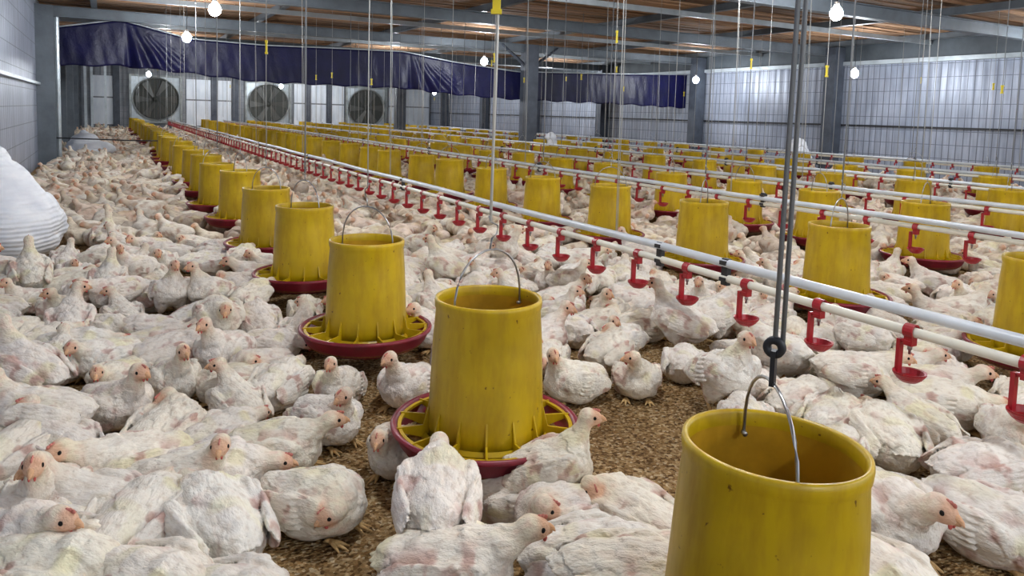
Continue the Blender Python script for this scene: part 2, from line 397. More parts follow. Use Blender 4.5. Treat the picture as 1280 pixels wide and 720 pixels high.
def mesh_from(name, V, F, col, mat, smooth=True):
    """F: quads, a repeated last index marks a triangle"""
    me = bpy.data.meshes.new(name)
    tri = (F[:, 2] == F[:, 3]) | (F[:, 1] == F[:, 2])
    Q = F[~tri]; Tt = F[tri]; Tt = np.where((Tt[:, 1] == Tt[:, 2])[:, None], Tt[:, [0, 1, 3, 3]], Tt)[:, :3]
    nl = len(Q)*4+len(Tt)*3
    me.vertices.add(len(V)); me.vertices.foreach_set('co', V.astype(np.float32).ravel())
    me.loops.add(nl); me.loops.foreach_set('vertex_index', np.concatenate([Q.ravel(), Tt.ravel()]).astype(np.int32))
    me.polygons.add(len(Q)+len(Tt))
    st = np.concatenate([np.arange(len(Q))*4, len(Q)*4+np.arange(len(Tt))*3]).astype(np.int32)
    me.polygons.foreach_set('loop_start', st)
    me.polygons.foreach_set('use_smooth', np.full(len(st), smooth))
    me.update(calc_edges=True)
    if col is not None:
        ca = me.color_attributes.new('Col', 'FLOAT_COLOR', 'POINT')
        ca.data.foreach_set('color', np.c_[col, np.ones(len(col))].astype(np.float32).ravel())
    me.materials.append(mat)
    return me

# ---------------------------------------------------------------- helpers
def obj(name, me, parent=None, loc=None, rot=None):
    o = bpy.data.objects.new(name, me); COL.objects.link(o)
    if parent is not None: o.parent = parent
    if loc is not None: o.location = loc
    if rot is not None: o.rotation_euler = rot
    return o
def tag(o, label=None, cat=None, group=None, kind=None):
    if label: o['label'] = label
    if cat: o['category'] = cat
    if group: o['group'] = group
    if kind: o['kind'] = kind
    return o
def struct(name, me): return tag(obj(name, me), kind='structure')
class MB:
    def __init__(s): s.V = []; s.F = []
    def add(s, V, F):
        o = len(s.V); s.V += [tuple(map(float, v)) for v in V]; s.F += [tuple(int(i)+o for i in f) for f in F]; return s
    def box(s, x0, x1, y0, y1, z0, z1, M=None):
        V = np.array([(x, y, z) for x in (x0, x1) for y in (y0, y1) for z in (z0, z1)], float)
        if M is not None: V = V @ np.array(M).T
        return s.add(V, [(0, 1, 3, 2), (4, 6, 7, 5), (0, 4, 5, 1), (2, 3, 7, 6), (0, 2, 6, 4), (1, 5, 7, 3)])
    def tube(s, pts, r, n=8):
        rr = r if isinstance(r, (list, tuple)) else [r]*len(pts)
        V, F = tube(pts, rr, n)
        return s.add(V, [tuple(dict.fromkeys(f)) for f in F.tolist()])
    def lathe(s, prof, n=40, c=(0, 0, 0)):
        """prof: (r, z) list, outline open; closes the axis where r = 0"""
        V = []; F = []; m = len(prof)
        for j in range(n):
            a = 2*math.pi*j/n
            V += [(c[0]+r*math.cos(a), c[1]+r*math.sin(a), c[2]+z) for r, z in prof]
        for j in range(n):
            k = (j+1) % n
            for i in range(m-1): F.append((j*m+i, k*m+i, k*m+i+1, j*m+i+1))
        return s.add(V, F)
    def mesh(s, name, mat, smooth=False, weld=True):
        me = bpy.data.meshes.new(name); me.from_pydata(s.V, [], s.F)
        if weld:
            b = bmesh.new(); b.from_mesh(me); bmesh.ops.remove_doubles(b, verts=b.verts, dist=1e-5); bmesh.ops.recalc_face_normals(b, faces=b.faces); b.to_mesh(me); b.free()
        me.materials.append(M[mat] if isinstance(mat, str) else mat)
        if smooth: me.polygons.foreach_set('use_smooth', [True]*len(me.polygons))
        return me
def smooth_by_angle(o, deg=35):
    me = o.data
    b = bmesh.new(); b.from_mesh(me)
    for e in b.edges:
        if len(e.link_faces) == 2 and e.calc_face_angle(0) > math.radians(deg): e.smooth = False
    for f in b.faces: f.smooth = True
    b.to_mesh(me); b.free()

# ---------------------------------------------------------------- setting
X0, X1, YB, YF, ZC = -.75, 10.3, -3.0, 25.0, 2.12
n = 60
b_ = MB(); rs = np.random.RandomState(4)
gx = np.linspace(X0-.3, X1+.3, 60); gy = np.linspace(YB, YF+.2, 150)
zz = rs.uniform(-.006, 0, (60, 150))
b_.V = [(float(x), float(y), float(zz[i, j])) for i, x in enumerate(gx) for j, y in enumerate(gy)]
b_.F = [(i*150+j, (i+1)*150+j, (i+1)*150+j+1, i*150+j+1) for i in range(59) for j in range(149)]
struct('floor', b_.mesh('floor', 'litter', True, False))
struct('wall_left', MB().box(X0-.06, X0, YB, YF+.06, -.05, ZC+.3).mesh('wall_left', 'sheet'))
struct('wall_right', MB().box(X1, X1+.06, YB, YF+.06, -.05, ZC+.3).mesh('wall_right', 'sheet'))
struct('wall_far', MB().box(X0-.06, X1+.06, YF, YF+.06, -.05, ZC+.3).mesh('wall_far', 'sheet_far'))
# boards overhead, laid across the house
m_ = MB(); y = -1.0; rnd = random.Random(5)
while y < YF:
    w = rnd.uniform(.10, .15); k = 0; x = X0
    while x < X1:
        L = rnd.uniform(1.6, 3.2); dz = rnd.uniform(0, .012)
        m_.box(x, min(x+L, X1)-.01, y, y+w, ZC+dz, ZC+.022+dz); x += L
    y += w+rnd.uniform(.03, .07)
struct('ceiling', m_.mesh('ceiling', 'boards', weld=False))
m_ = MB().box(X0-.06, X1+.06, -1.0, YF+.06, ZC+.20, ZC+.24)
struct('trim_1', m_.mesh('roof_lining', 'dark_lining'))
# longitudinal joists and cross beams of painted steel
for i, x in enumerate(np.arange(-.1, 10.3, 2.05)):
    m_ = MB().box(x-.022, x+.022, -1, YF, ZC-.075, ZC-.002).box(x-.035, x+.035, -1, YF, ZC-.082, ZC-.076)
    struct('trim_%d' % (i+2), m_.mesh('joist', 'steel'))
ys = [1.9+3.1*k for k in range(-1, 8)]
for i, yb in enumerate([5.0, 8.1, 11.2, 14.3, 17.4, 20.5, 23.6, 1.9]):
    for dx in (0,):
        m_ = MB().box(X0, X1, yb-.05, yb+.05, ZC-.105, ZC-.095).box(X0, X1, yb-.006, yb+.006, ZC-.22, ZC-.105).box(X0, X1, yb-.05, yb+.05, ZC-.23, ZC-.22)
        struct('trim_%d' % (i+20), m_.mesh('cross_beam', 'steel'))
    if i % 1 == 0:
        m_ = MB().box(X0, X1, yb+1.53, yb+1.57, ZC-.14, ZC-.083)
        struct('trim_%d' % (i+30), m_.mesh('cross_purlin', 'steel_light'))
struct('trim_40', MB().box(X1-.09, X1-.001, YB, YF, 1.74, 1.80).mesh('eave_rail', 'steel_light'))
struct('trim_43', MB().box(X1-.02, X1-.001, YB, YF, 1.80, ZC).mesh('wall_band', 'wall_band'))
struct('trim_41', MB().box(X1-.035, X1-.001, YB, YF, .80, .825).mesh('wall_rail', 'black'))
struct('trim_42', MB().box(X0+.001, X0+.05, YB, YF, 1.02, 1.05).mesh('wall_rail', 'steel_light'))
def column(name, x, y, w, d, top, braces=False, mt='steel_dark'):
    m_ = MB(); t = .018
    m_.box(x-w/2, x+w/2, y-d/2, y-d/2+t, 0, top).box(x-w/2, x+w/2, y+d/2-t, y+d/2, 0, top).box(x-t/2, x+t/2, y-d/2+t, y+d/2-t, 0, top)
    m_.box(x-w/2+.0, x-w/2+t, y-d/2+t, y+d/2-t, 0, top)
    m_.box(x-w*.75, x+w*.75, y-d*.75, y+d*.75, 0, .02)
    if braces:
        for s in (-1, 1): m_.tube([(x, y, top-.42), (x+s*.55, y, top-.02)], .028, 4)
    return struct(name, m_.mesh(name, mt))
k = 50
for y in (8.0, 11.1, 14.25, 17.35, 20.4, 23.4): column('trim_%d' % k, X1-.16, y, .22, .20, ZC-.1); k += 1
for y in (11.2, 14.3, 17.4, 20.5, 23.6): column('trim_%d' % k, X0+.10, y, .20, .25, ZC-.1, mt='steel'); k += 1
for y in (11.2, 17.6): column('trim_%d' % k, 6.42, y, .23, .22, ZC-.1, True); k += 1
struct('trim_%d' % k, MB().tube([(X0+.22, 11.35, 0), (X0+.22, 11.35, ZC-.1)], .03, 8).mesh('pale_pipe', 'steel_light')); k += 1
for x in (-.45, -.3, .02): struct('trim_%d' % k, MB().box(x-.03, x+.03, 22.9, 22.97, 0, ZC-.1).mesh('pale_upright', 'steel_light')); k += 1
# far wall: pale panels, dark posts, extractor fans
for i, x in enumerate((.3, 3.0, 3.0+.62, 5.9, 6.6, 9.2)):
    struct('trim_%d' % (80+i), MB().box(x-.09, x+.09, YF-.10, YF-.002, 0, ZC).mesh('far_post', 'steel_dark'))
for i, (xa, xb) in enumerate(((-.35, .22), (2.2, 2.9), (3.1, 3.5), (5.45, 5.8), (6.0, 6.5), (6.7, 7.1), (8.7, 9.1), (9.3, 10.2))):
    m_ = MB(); z0, z1 = .2, 1.62
    m_.box(xa, xb, YF-.05, YF-.003, z0, (z0+z1)/2+.06).box(xa, xb, YF-.05, YF-.003, (z0+z1)/2+.10, z1)
    struct('window_%d' % (i+1), m_.mesh('pale_panel', 'pale_panel'))
def fan_thing(x, z, lab):
    r = obj('exhaust_fan', None, loc=(x, YF-.02, z)); tag(r, lab, 'fan', 'extractor fans in the far wall')
    s = .72; m_ = MB()
    m_.box(-s, s, -.10, 0, s-.06, s).box(-s, s, -.10, 0, -s, -s+.06).box(-s, -s+.06, -.10, 0, -s+.06, s-.06).box(s-.06, s, -.10, 0, -s+.06, s-.06)
    obj('housing', m_.mesh('housing', 'galvanised'), r)
    Rx = np.array([[1, 0, 0], [0, 0, -1], [0, 1, 0]]); m_ = MB()
    q = MB().lathe([(.66, .10), (.62, .06), (.60, .0), (.63, .0), (.66, .10)], 36); V = np.array(q.V) @ Rx.T
    obj('shroud', m_.add(V, q.F).mesh('shroud', 'galvanised', True), r)
    m_ = MB().box(-s+.05, s-.05, -.012, -.004, -s+.05, s-.05); obj('back_plate', m_.mesh('back_plate', 'steel_light'), r)
    q = MB().lathe([(.001, .014), (.61, .014), (.61, .018), (.001, .018)], 36); obj('opening', MB().add(np.array(q.V) @ Rx.T, q.F).mesh('opening', 'fan_dark'), r)
    for j in range(6):
        a = j*math.pi/3; ca, sa = math.cos(a), math.sin(a)
        V = [(.08*ca, -.03, .08*sa), (.57*ca+.10*sa, -.02, .57*sa-.10*ca), (.57*ca-.12*sa, -.07, .57*sa+.12*ca), (.10*ca-.06*sa, -.06, .10*sa+.06*ca)]
        V += [(v[0], v[1]+.005, v[2]) for v in V]
        obj('blade', MB().add(V, [(0, 1, 2, 3), (7, 6, 5, 4), (0, 4, 5, 1), (1, 5, 6, 2), (2, 6, 7, 3), (3, 7, 4, 0)]).mesh('blade', 'fan_blade'), r)
    m_ = MB(); q = MB().lathe([(.001, .09), (.07, .085), (.085, .03), (.085, .01)], 16); obj('hub', m_.add(np.array(q.V) @ Rx.T, q.F).mesh('hub', 'fan_dark', True), r)
fan_thing(1.36, .98, 'large square extractor fan leftmost in the far wall, beside the first feeder row')
fan_thing(4.63, .93, 'middle extractor fan in the far wall, between pale panels')
fan_thing(7.88, .90, 'rightmost extractor fan in the far wall, half hidden behind the hanging cords')

# ---------------------------------------------------------------- blue tarpaulin across the house
TT = [(-.6, 1.76), (0.2, 1.93), (1.05, 1.74), (2.09, 1.72), (3.17, 1.75), (4.22, 1.77), (5.07, 1.66), (6.3, 1.56), (8.36, 1.63), (10.2, 1.71)]
TB = [(-.6, 1.28), (0.19, 1.32), (1.0, 1.27), (1.98, 1.19), (3.18, 1.19), (4.23, 1.19), (5.08, 1.13), (6.31, 1.08), (8.39, 1.08), (10.2, 1.05)]
nx_, nz_ = 420, 22; V = []; F = []; rs = np.random.RandomState(8)
xs = np.linspace(-.58, 10.18, nx_); zt = np.interp(xs, *zip(*TT)); zb = np.interp(xs, *zip(*TB))
def fold(x, t):
    a = .014*math.sin(5.3*x+2.2*math.sin(1.7*x)) + .004*math.sin(23*x+3*t)+.003*math.sin(41*x-5*t+1.3*math.sin(3*x))
    for x0, sl in ((.25, .85), (4.3, 1.0)):       # gathered corners with creases fanning down from the tie
        u = (x-x0)/sl
        if 0 < u < 1: a += .05*math.sin(26*(u/(t+.35)))*(1-u)*(t+.15)
    return a*(.35+.9*t)
for i, x in enumerate(xs):
    for j in range(nz_):
        t = j/(nz_-1); V.append((x, 11.45+fold(x, t), zt[i]+(zb[i]-zt[i])*t+.012*math.sin(13*x)*t))
for i in range(nx_-1):
    for j in range(nz_-1):
        a = i*nz_+j; F.append((a, a+nz_, a+nz_+1, a+1))
tp = obj('tarpaulin', MB().add(V, F).mesh('tarpaulin', 'tarp', True, False)); md = tp.modifiers.new('t', 'SOLIDIFY'); md.thickness = .004
tag(tp, 'long navy blue tarpaulin hung as a curtain across the house below the beams', 'tarpaulin')
m_ = MB(); m_.tube([(x, 11.44, z+.01) for x, z in zip(xs[::6], zt[::6])], .012, 6)
tag(obj('tarpaulin_rail', m_.mesh('tarpaulin_rail', 'steel_light', True)), 'pale pipe along the top edge of the navy tarpaulin', 'pipe')
tag(obj('cable', MB().tube([(X0+.1, 11.25, .355), (.3, 10.9, .34), (1.04, 10.6, .35)], .009, 6).mesh('cable', 'black')), 'thin dark cable stretched low across the far left flock', 'cable')

# ---------------------------------------------------------------- light bulbs
globe = MB(); V, F = uvball((0, 0, 0), (.055, .055, .060), None, 10, 7); globe.add(V, [tuple(dict.fromkeys(f)) for f in F.tolist()])
globe_me = globe.mesh('globe', 'bulb_glow', True)
sock_me = MB().lathe([(.0, .100), (.018, .098), (.022, .075), (.028, .048), (.0, .046)], 16).mesh('socket', 'white_plastic', True)
where = ['white light bulb glowing above the third drinker line, upper right', 'glowing bulb hanging high over the first feeder row, upper left', 'glowing bulb in front of the gathered fold of the navy tarpaulin', 'glowing bulb in front of the navy tarpaulin, left of the middle column',
 'glowing bulb at the right end of the navy tarpaulin', 'glowing bulb against the right wall just right of its steel column', 'small glowing bulb below the tarpaulin before the first extractor fan', 'small glowing bulb before the middle extractor fan', 'small glowing bulb before the far right corner, below the tarpaulin']
for i, (x, y, z) in enumerate(BULBS):
    r = obj('light_bulb', None, loc=(x, y, z)); tag(r, where[i] if i < len(where) else 'glowing ceiling bulb outside the photographed view or behind the tarpaulin, some added there for light', 'light bulb', 'bare bulbs hanging from the ceiling')
    obj('globe', globe_me, r); obj('socket', sock_me, r)
    obj('flex', MB().tube([(0, 0, .08), (.004, .003, (ZC-z)*.5), (0, 0, ZC+.004-z)], .004, 5).mesh('flex', 'black'), r)

# ---------------------------------------------------------------- feeders
HT, HB = .340, .030          # hopper top / bottom above the pan's underside
hop = MB().lathe([(.1195, HB), (.1285, HB), (.1280, .07), (.1200, .25), (.1150, HT-.024), (.1172, HT-.019), (.1182, HT-.007), (.1172, HT), (.1120, HT+.001), (.1092, HT-.004), (.1095, HT-.022), (.1145, .25), (.1195, HB)], 56).mesh('hopper', 'yellow_plastic', True)
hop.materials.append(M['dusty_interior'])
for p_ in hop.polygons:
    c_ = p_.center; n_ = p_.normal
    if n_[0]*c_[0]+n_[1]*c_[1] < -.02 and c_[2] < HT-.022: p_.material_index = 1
feedm = MB().lathe([(0, .175), (.05, .170), (.10, .158), (.1155, .150), (.1155, .14), (0, .14)], 32).mesh('feed', 'feed', True)
feedlow = MB().lathe([(0, .085), (.06, .080), (.10, .070), (.118, .062), (.118, .05), (0, .05)], 32).mesh('feed', 'feed', True)
panm = MB().lathe([(0, 0), (.150, 0), (.172, .006), (.192, .026), (.203, .050), (.209, .053), (.210, .060), (.204, .064), (.197, .060), (.188, .034), (.168, .014), (.148, .008), (0, .008)], 56).mesh('pan', 'red_plastic', True)
panfeed = MB().lathe([(0, .024), (.12, .024), (.16, .026), (.183, .022), (.183, .014), (0, .014)], 40).mesh('spilled_feed', 'feed', True)
g = MB()
g.lathe([(.1345, .032), (.142, .030), (.142, .040), (.1345, .048), (.1345, .032)], 56)
for i in range(14):
    a = 2*math.pi*(i+.5)/14; c_, s_ = math.cos(a), math.sin(a); Rz = np.array([[c_, -s_, 0], [s_, c_, 0], [0, 0, 1]])
    V = [(.128, -.0022, .105), (.140, -.0022, .062), (.198, -.0022, .060), (.198, -.0022, .052), (.138, -.0022, .034), (.128, -.0022, .034)]
    V = np.array(V + [(p[0], .0022, p[2]) for p in V]) @ Rz.T
    g.add(V, [(0, 1, 4, 5), (1, 2, 3, 4), (6, 11, 10, 7), (7, 10, 9, 8)] + [(j, j+6, (j+1) % 6+6, (j+1) % 6) for j in range(6)])
g.lathe([(.186, .052), (.194, .052), (.194, .058), (.186, .058), (.186, .052)], 56)
grm = g.mesh('grill', 'yellow_plastic', False)
def bail(ang, h=.105):
    c_, s_ = math.cos(ang), math.sin(ang); pts = []
    for i in range(17):
        t = -1+i/8.; u = math.sin(t*math.pi/2)*.1055; zz_ = HT-.03 + (h+.03)*(math.cos(t*math.pi/2)**.75 if abs(t) < 1 else 0); pts.append((u*c_, u*s_, zz_))
    q = MB().tube(pts, .0024, 7)
    for s in (-1, 1): q.tube([(s*.098*c_, s*.098*s_, HT-.03), (s*.107*c_, s*.107*s_, HT-.03)], .004, 6)
    return q
bailm = bail(.35).mesh('handle', 'wire', True)
hook = MB().tube([(0, 0, HT+.105), (.004, 0, HT+.13), (.016, 0, HT+.140), (.018, 0, HT+.158), (0, 0, HT+.166), (-.004, 0, HT+.18)], .0022, 6).mesh('hook', 'wire', True)
PZ = .078
cordm = MB().tube([(0, 0, HT+.165), (.004, 0, .9), (0, 0, ZC-.004-PZ)], .0019, 5).mesh('cord', 'pale_cord', True)
cordd = MB().tube([(0, 0, HT+.135), (.004, 0, .9), (0, 0, ZC-.004-PZ)], .0034, 5).mesh('cord', 'grey_cord', True)
cordp = MB().tube([(0, 0, HT+.165), (.004, 0, .9), (0, 0, ZC-.004-PZ)], .0034, 5).mesh('cord', 'pale_rope', True)
adjm = MB().box(-.009, .009, -.004, .004, -.028, .028).box(-.012, .012, -.006, .006, .018, .028).box(-.012, .012, -.006, .006, -.028, -.020).mesh('cord_adjuster', 'yellow_tag')
ORD = ['nearest', 'second', 'third', 'fourth', 'fifth', 'sixth', 'seventh', 'eighth', 'ninth', 'tenth', 'eleventh', 'twelfth', 'thirteenth', 'fourteenth', 'fifteenth', 'sixteenth', 'seventeenth', 'eighteenth', 'nineteenth', 'twentieth']
ROWN = {'A': 'first feeder row from the left', 'B': 'second feeder row', 'C': 'third feeder row', 'D': 'fourth feeder row', 'E': 'fifth feeder row', 'G': 'sixth feeder row'}
rows = {'A': (.724, [.648, 1.430, 2.266, 3.108, 3.951, 4.796], .845), 'B': (2.587, [1.215, 1.969, 2.743, 3.519, 4.288, 5.05, 5.813], .765),
        'C': (3.85, [1.69, 2.41, 3.09, 3.70, 4.45, 5.30], .76), 'D': (5.3, [2.09, 2.75, 3.42, 4.15, 4.88], .76), 'E': (6.6, [2.75, 3.55, 4.3, 5.0], .76), 'G': (8.2, [3.7, 4.5, 5.3], .80)}
FEED = []
rnd = random.Random(21)
for rk, (rx, ry, dy) in rows.items():
    ylist = list(ry)
    while ylist[-1]+dy < 23.8: ylist.append(ylist[-1]+dy)
    vis = 0
    for i, y in enumerate(ylist):
        far = i > 12
        x = rx+(.010 if rk == 'A' and i == 1 else 0)+(rnd.uniform(-.03, .03) if i > 5 else 0); yy = y+(rnd.uniform(-.03, .03) if i > 6 else 0)
        u = proj((x, yy, PZ+.2))
        if u[0] > 1420: continue
        r = obj('poultry_feeder', None, loc=(x, yy, PZ+rnd.uniform(-.012, .012)*(i > 1)), rot=(0, 0, rnd.uniform(-3, 3) if i > 1 else 0))
        F0ANG = 1.05; lim = 16 if rk == 'A' else 12
        first = (rk == 'A' and i == 0)
        if first: lab = 'open yellow bucket feeder cut by the bottom edge, nearest in the first row'
        elif vis < lim: lab = 'yellow hanging feeder with red pan, %s in the %s' % (ORD[vis], ROWN[rk])
        else: lab = 'small distant yellow feeder toward the far end of the %s' % ROWN[rk]
        tag(r, lab, 'feeder', 'yellow feeders of the %s%s' % (ROWN[rk], '' if vis < lim else ', far end'))
        vis += 1
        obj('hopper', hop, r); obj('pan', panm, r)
        obj('cord', cordd if (first or (rk == 'C' and i % 3 == 0) or rnd.random() < .2) else (cordp if rk == 'A' and i == 1 else cordm), r)
        if not far or rk in 'AB':
            obj('grill', grm, r); obj('feed', feedlow if first else feedm, r); obj('spilled_feed', panfeed, r)
        if not far:
            if first: pass
            obj('handle', bail(F0ANG, .082).mesh('handle', 'wire', True) if first else bailm, r)
            if not first: obj('hook', hook, r)
        if i > 0 and (rnd.random() < (.30 if vis < 14 else .12) or (rk == 'A' and i in (1, 3))):
            obj('cord_adjuster', adjm, r, loc=(0, 0, (1.065 if i == 1 and rk == 'A' else rnd.uniform(1.12, 1.45))-PZ), rot=(0, 0, -.5)).scale = (.95, 1, 1.25)
        if first:
            q = MB().lathe([(.005, -.005), (.0125, -.005), (.014, -.003), (.014, .003), (.0125, .005), (.005, .005), (.005, -.005)], 24)
            V = np.array(q.V) @ np.array([[0, 0, 1], [1, 0, 0], [0, 1, 0]]).T + np.array([0, .0, HT+.128])
            w_ = obj('pulley', MB().add(V, q.F).mesh('pulley', 'black', True), r, rot=(0, 0, .5))
            obj('pulley_strap', MB().box(-.0065, .0065, -.003, .003, HT+.078, HT+.124).mesh('pulley_strap', 'black'), w_)
            obj('cord', MB().tube([(.010, 0, HT+.130), (.012, 0, .9), (.008, 0, ZC-.004-PZ)], .0034, 5).mesh('cord', 'grey_cord', True), r, rot=(0, 0, -.6))
        if first:
            r.location.x += .019; r.location.z -= .013
            for ch in r.children:
                if ch.name.split('.')[0] in ('hopper', 'pan', 'grill', 'feed', 'spilled_feed'): ch.rotation_euler = (0, math.radians(2.0), 0)
        FEED.append((x, yy, rk, i, vis))

# ---------------------------------------------------------------- drinker lines
cup = MB()
cup.lathe([(.0130, -.012), (.0165, -.012), (.0165, .012), (.0130, .012), (.0130, -.012)], 14)
Vc = np.array(cup.V) @ np.array([[1, 0, 0], [0, 0, 1], [0, -1, 0]]).T            # clamp ring around the pipe (axis along Y)
cc = MB().add(Vc, cup.F)
cc.box(-.010, .010, -.010, .010, -.034, -.012)
cc.box(-.012, .012, -.008, .008, -.030, -.022)
cc.tube([(0, .006, -.024), (0, .026, -.030)], .0055, 8)
cc.box(-.0075, .0075, .020, .029, -.108, -.024)
cc.lathe([(0, -.118), (.018, -.118), (.028, -.110), (.033, -.098), (.036, -.096), (.036, -.099), (.031, -.106), (.0, -.122)], 22, (0, -.004, 0))
cc.lathe([(0, -.116), (.026, -.108), (.031, -.096), (.036, -.095)], 22, (0, -.004, 0))
cup_me = cc.mesh('drinker_cup', 'red_cup', False, False)
nip_me = MB().lathe([(0, -.055), (.003, -.055), (.003, -.044), (.0055, -.044), (.0055, -.030), (0, -.030)], 10).mesh('nipple', 'wire', True)
clip_me = MB().box(-.008, .008, -.012, .012, -.018, .062).box(-.018, .018, -.012, .012, .044, .056).box(-.016, .016, -.012, .012, -.006, .006).mesh('hanger_clip', 'black')
lines = [(1.62, .35, .395, .775, 'front drinker line'), (3.22, .365, .395, 1.3, 'second drinker line'), (4.42, .36, .39, 1.9, 'third drinker line'), (5.9, .36, .39, 2.6, 'fourth drinker line'), (7.35, .36, .39, 3.3, 'fifth drinker line'), (9.2, .36, .39, 4.2, 'sixth drinker line by the right wall')]
for li, (x, zl, zu, y0, nm) in enumerate(lines):
    r = obj('drinker_line', None, loc=(x, 0, 0))
    tag(r, {0: 'white water pipe with red drinker cups running beside the first feeder row', 1: 'grey-topped water pipe with red cups between second and third feeder rows', 2: 'bright white water pipe with red cups between third and fourth feeder rows', 3: 'distant water pipe between fourth and fifth feeder rows', 4: 'distant water pipe between fifth and sixth feeder rows', 5: 'farthest water pipe along the right wall'}[li], 'drinker line', 'drinker lines')
    ys0 = -.6
    pts = [(0, ys0+t*(24.6-ys0)/40, zl+.003*math.sin(t*1.9)) for t in range(41)]
    obj('water_pipe', MB().tube(pts, .0118, 12).mesh('water_pipe', 'cream_pipe', True), r)
    pts = [(0, p[1], zu+.003*math.sin(t*1.9)) for t, p in enumerate(pts)]
    obj('support_pipe', MB().tube(pts, .0135, 12).mesh('support_pipe', 'alu_pipe', True), r)
    for k_ in range(94 if li < 3 else 60):
        y = y0+.25*k_
        if y > 24.4: break
        c1 = obj('drinker_cup', cup_me, r, loc=(0, y, zl))
        if li < 2 and k_ < 30: obj('nipple', nip_me, c1)
    y = {0: 1.86, 1: 2.9, 2: 3.4}.get(li, 4.0)+.05
    yy = y - 3.0 if y > 3.5 else y; first = True
    while yy < 24:
        obj('hanger_clip', clip_me, r, loc=(0, yy, zl-.002))
        if first and li == 0:
            obj('hanger_clip', clip_me, r, loc=(0, yy-.30, zl-.002)); first = False
        cm = MB().tube([(0, 0, zu+.014), (-.004, .004, 1.2), (-.01, .02, ZC-.004)], .0018, 5).tube([(.006, 0, zu+.014), (.006, .004, 1.2), (-.01, .02, ZC-.004)], .0014, 5)
        obj('hanger_cord', cm.mesh('hanger_cord', 'pale_cord', True), r, loc=(0, yy+.25, 0)); yy += 2.45

# ---------------------------------------------------------------- white feed sacks
def sack(prims, h, seed, wr=.010):
    lo = np.min([pbox(p, .05)[0] for p, k in prims], 0); hi = np.max([pbox(p, .05)[1] for p, k in prims], 0); lo[2] = -2*h
    n = np.ceil((hi-lo)/h).astype(int)+1
    g_ = np.stack(np.meshgrid(*[lo[k]+h*np.arange(n[k]) for k in range(3)], indexing='ij'), -1)
    D = np.full(n, 9.)
    for p, k in prims:
        d = pdist(p, g_); hh = np.clip(.5+.5*(D-d)/k, 0, 1); D = D*(1-hh)+d*hh-k*hh*(1-hh)
    D = np.maximum(D, .002-g_[..., 2])
    V, F = surface_net(D, lo, h)
    fn = np.cross(V[F[:, 2]]-V[F[:, 0]], V[F[:, 3]]-V[F[:, 1]]); N = np.zeros_like(V)
    for k in range(4): np.add.at(N, F[:, k], fn)
    N /= np.linalg.norm(N, axis=1)[:, None]+1e-12
    w = vnoise(V*np.array([1, 1, 2.2]), .16, seed)-.5; w2 = np.abs(vnoise(V*np.array([.7, .7, 2.6]), .07, seed+3)-.5)
    V = V+N*(w*.04+ -w2*wr*3+.01)[:, None]; V[:, 2] = np.maximum(V[:, 2], .002)
    return V, F
def add_sack(name, prims, loc, rz, label, h=.016, seed=1, neck=None):
    V, F = sack(prims, h, seed); o = obj(name, mesh_from(name, V, F, None, M['woven_sack']), None, loc, (0, 0, rz)); tag(o, label, 'sack', 'white woven feed sacks')
    return o
add_sack('feed_sack', [(ell((0, 0, .16), (.235, .40, .20)), .1), (ell((-.10, -.02, .33), (.20, .30, .22), rotm(0, .2)), .12), (ell((-.13, .05, .46), (.11, .20, .14)), .08)], (-.43, 4.62, 0), .0, 'big bulging white woven sack against the left wall', .016, 3)
add_sack('feed_sack', [(ell((0, 0, .10), (.34, .42, .14)), .08), (ell((-.10, .02, .24), (.20, .30, .10), rotm(0, .25)), .06), (ell((-.08, .0, .34), (.05, .05, .07)), .04)], (-.20, 12.9, 0), .1, 'white sack slumped beside the left wall column, near the flock', .02, 5)
add_sack('feed_sack', [(ell((0, 0, .22), (.20, .20, .26)), .08), (ell((.0, .02, .46), (.13, .13, .13)), .06)], (9.55, 8.1, 0), .1, 'upright white sack leaning by the right wall column', .02, 7)
add_sack('feed_sack', [(ell((0, 0, .20), (.14, .14, .24)), .08), (ell((-.02, .02, .45), (.09, .09, .10)), .06)], (6.80, 11.0, 0), .1, 'small upright white sack right of the middle column', .02, 9)

# ---------------------------------------------------------------- the flock
random.seed(77); rnd = random.Random(77)
BARE = [[(0.17, 1.16), (0.29, 1.49), (0.44, 1.74), (0.66, 2.04), (0.86, 2.1), (1.1, 1.78), (1.41, 1.98), (1.81, 1.8), (1.34, 1.32), (0.95, 0.60), (0.12, 0.75)],
        [(1.07, 0.71), (1.47, 1.0), (1.82, 1.1), (1.91, 0.87), (1.37, 0.57)], [(0.23, 3.82), (0.5, 3.71), (0.44, 3.34), (0.24, 3.42)]]
def inside(p, poly):
    x, y = p; c = False; j = len(poly)-1
    for i in range(len(poly)):
        (x1, y1), (x2, y2) = poly[i], poly[j]
        if (y1 > y) != (y2 > y) and x < (x2-x1)*(y-y1)/(y2-y1)+x1: c = not c
        j = i
    return c
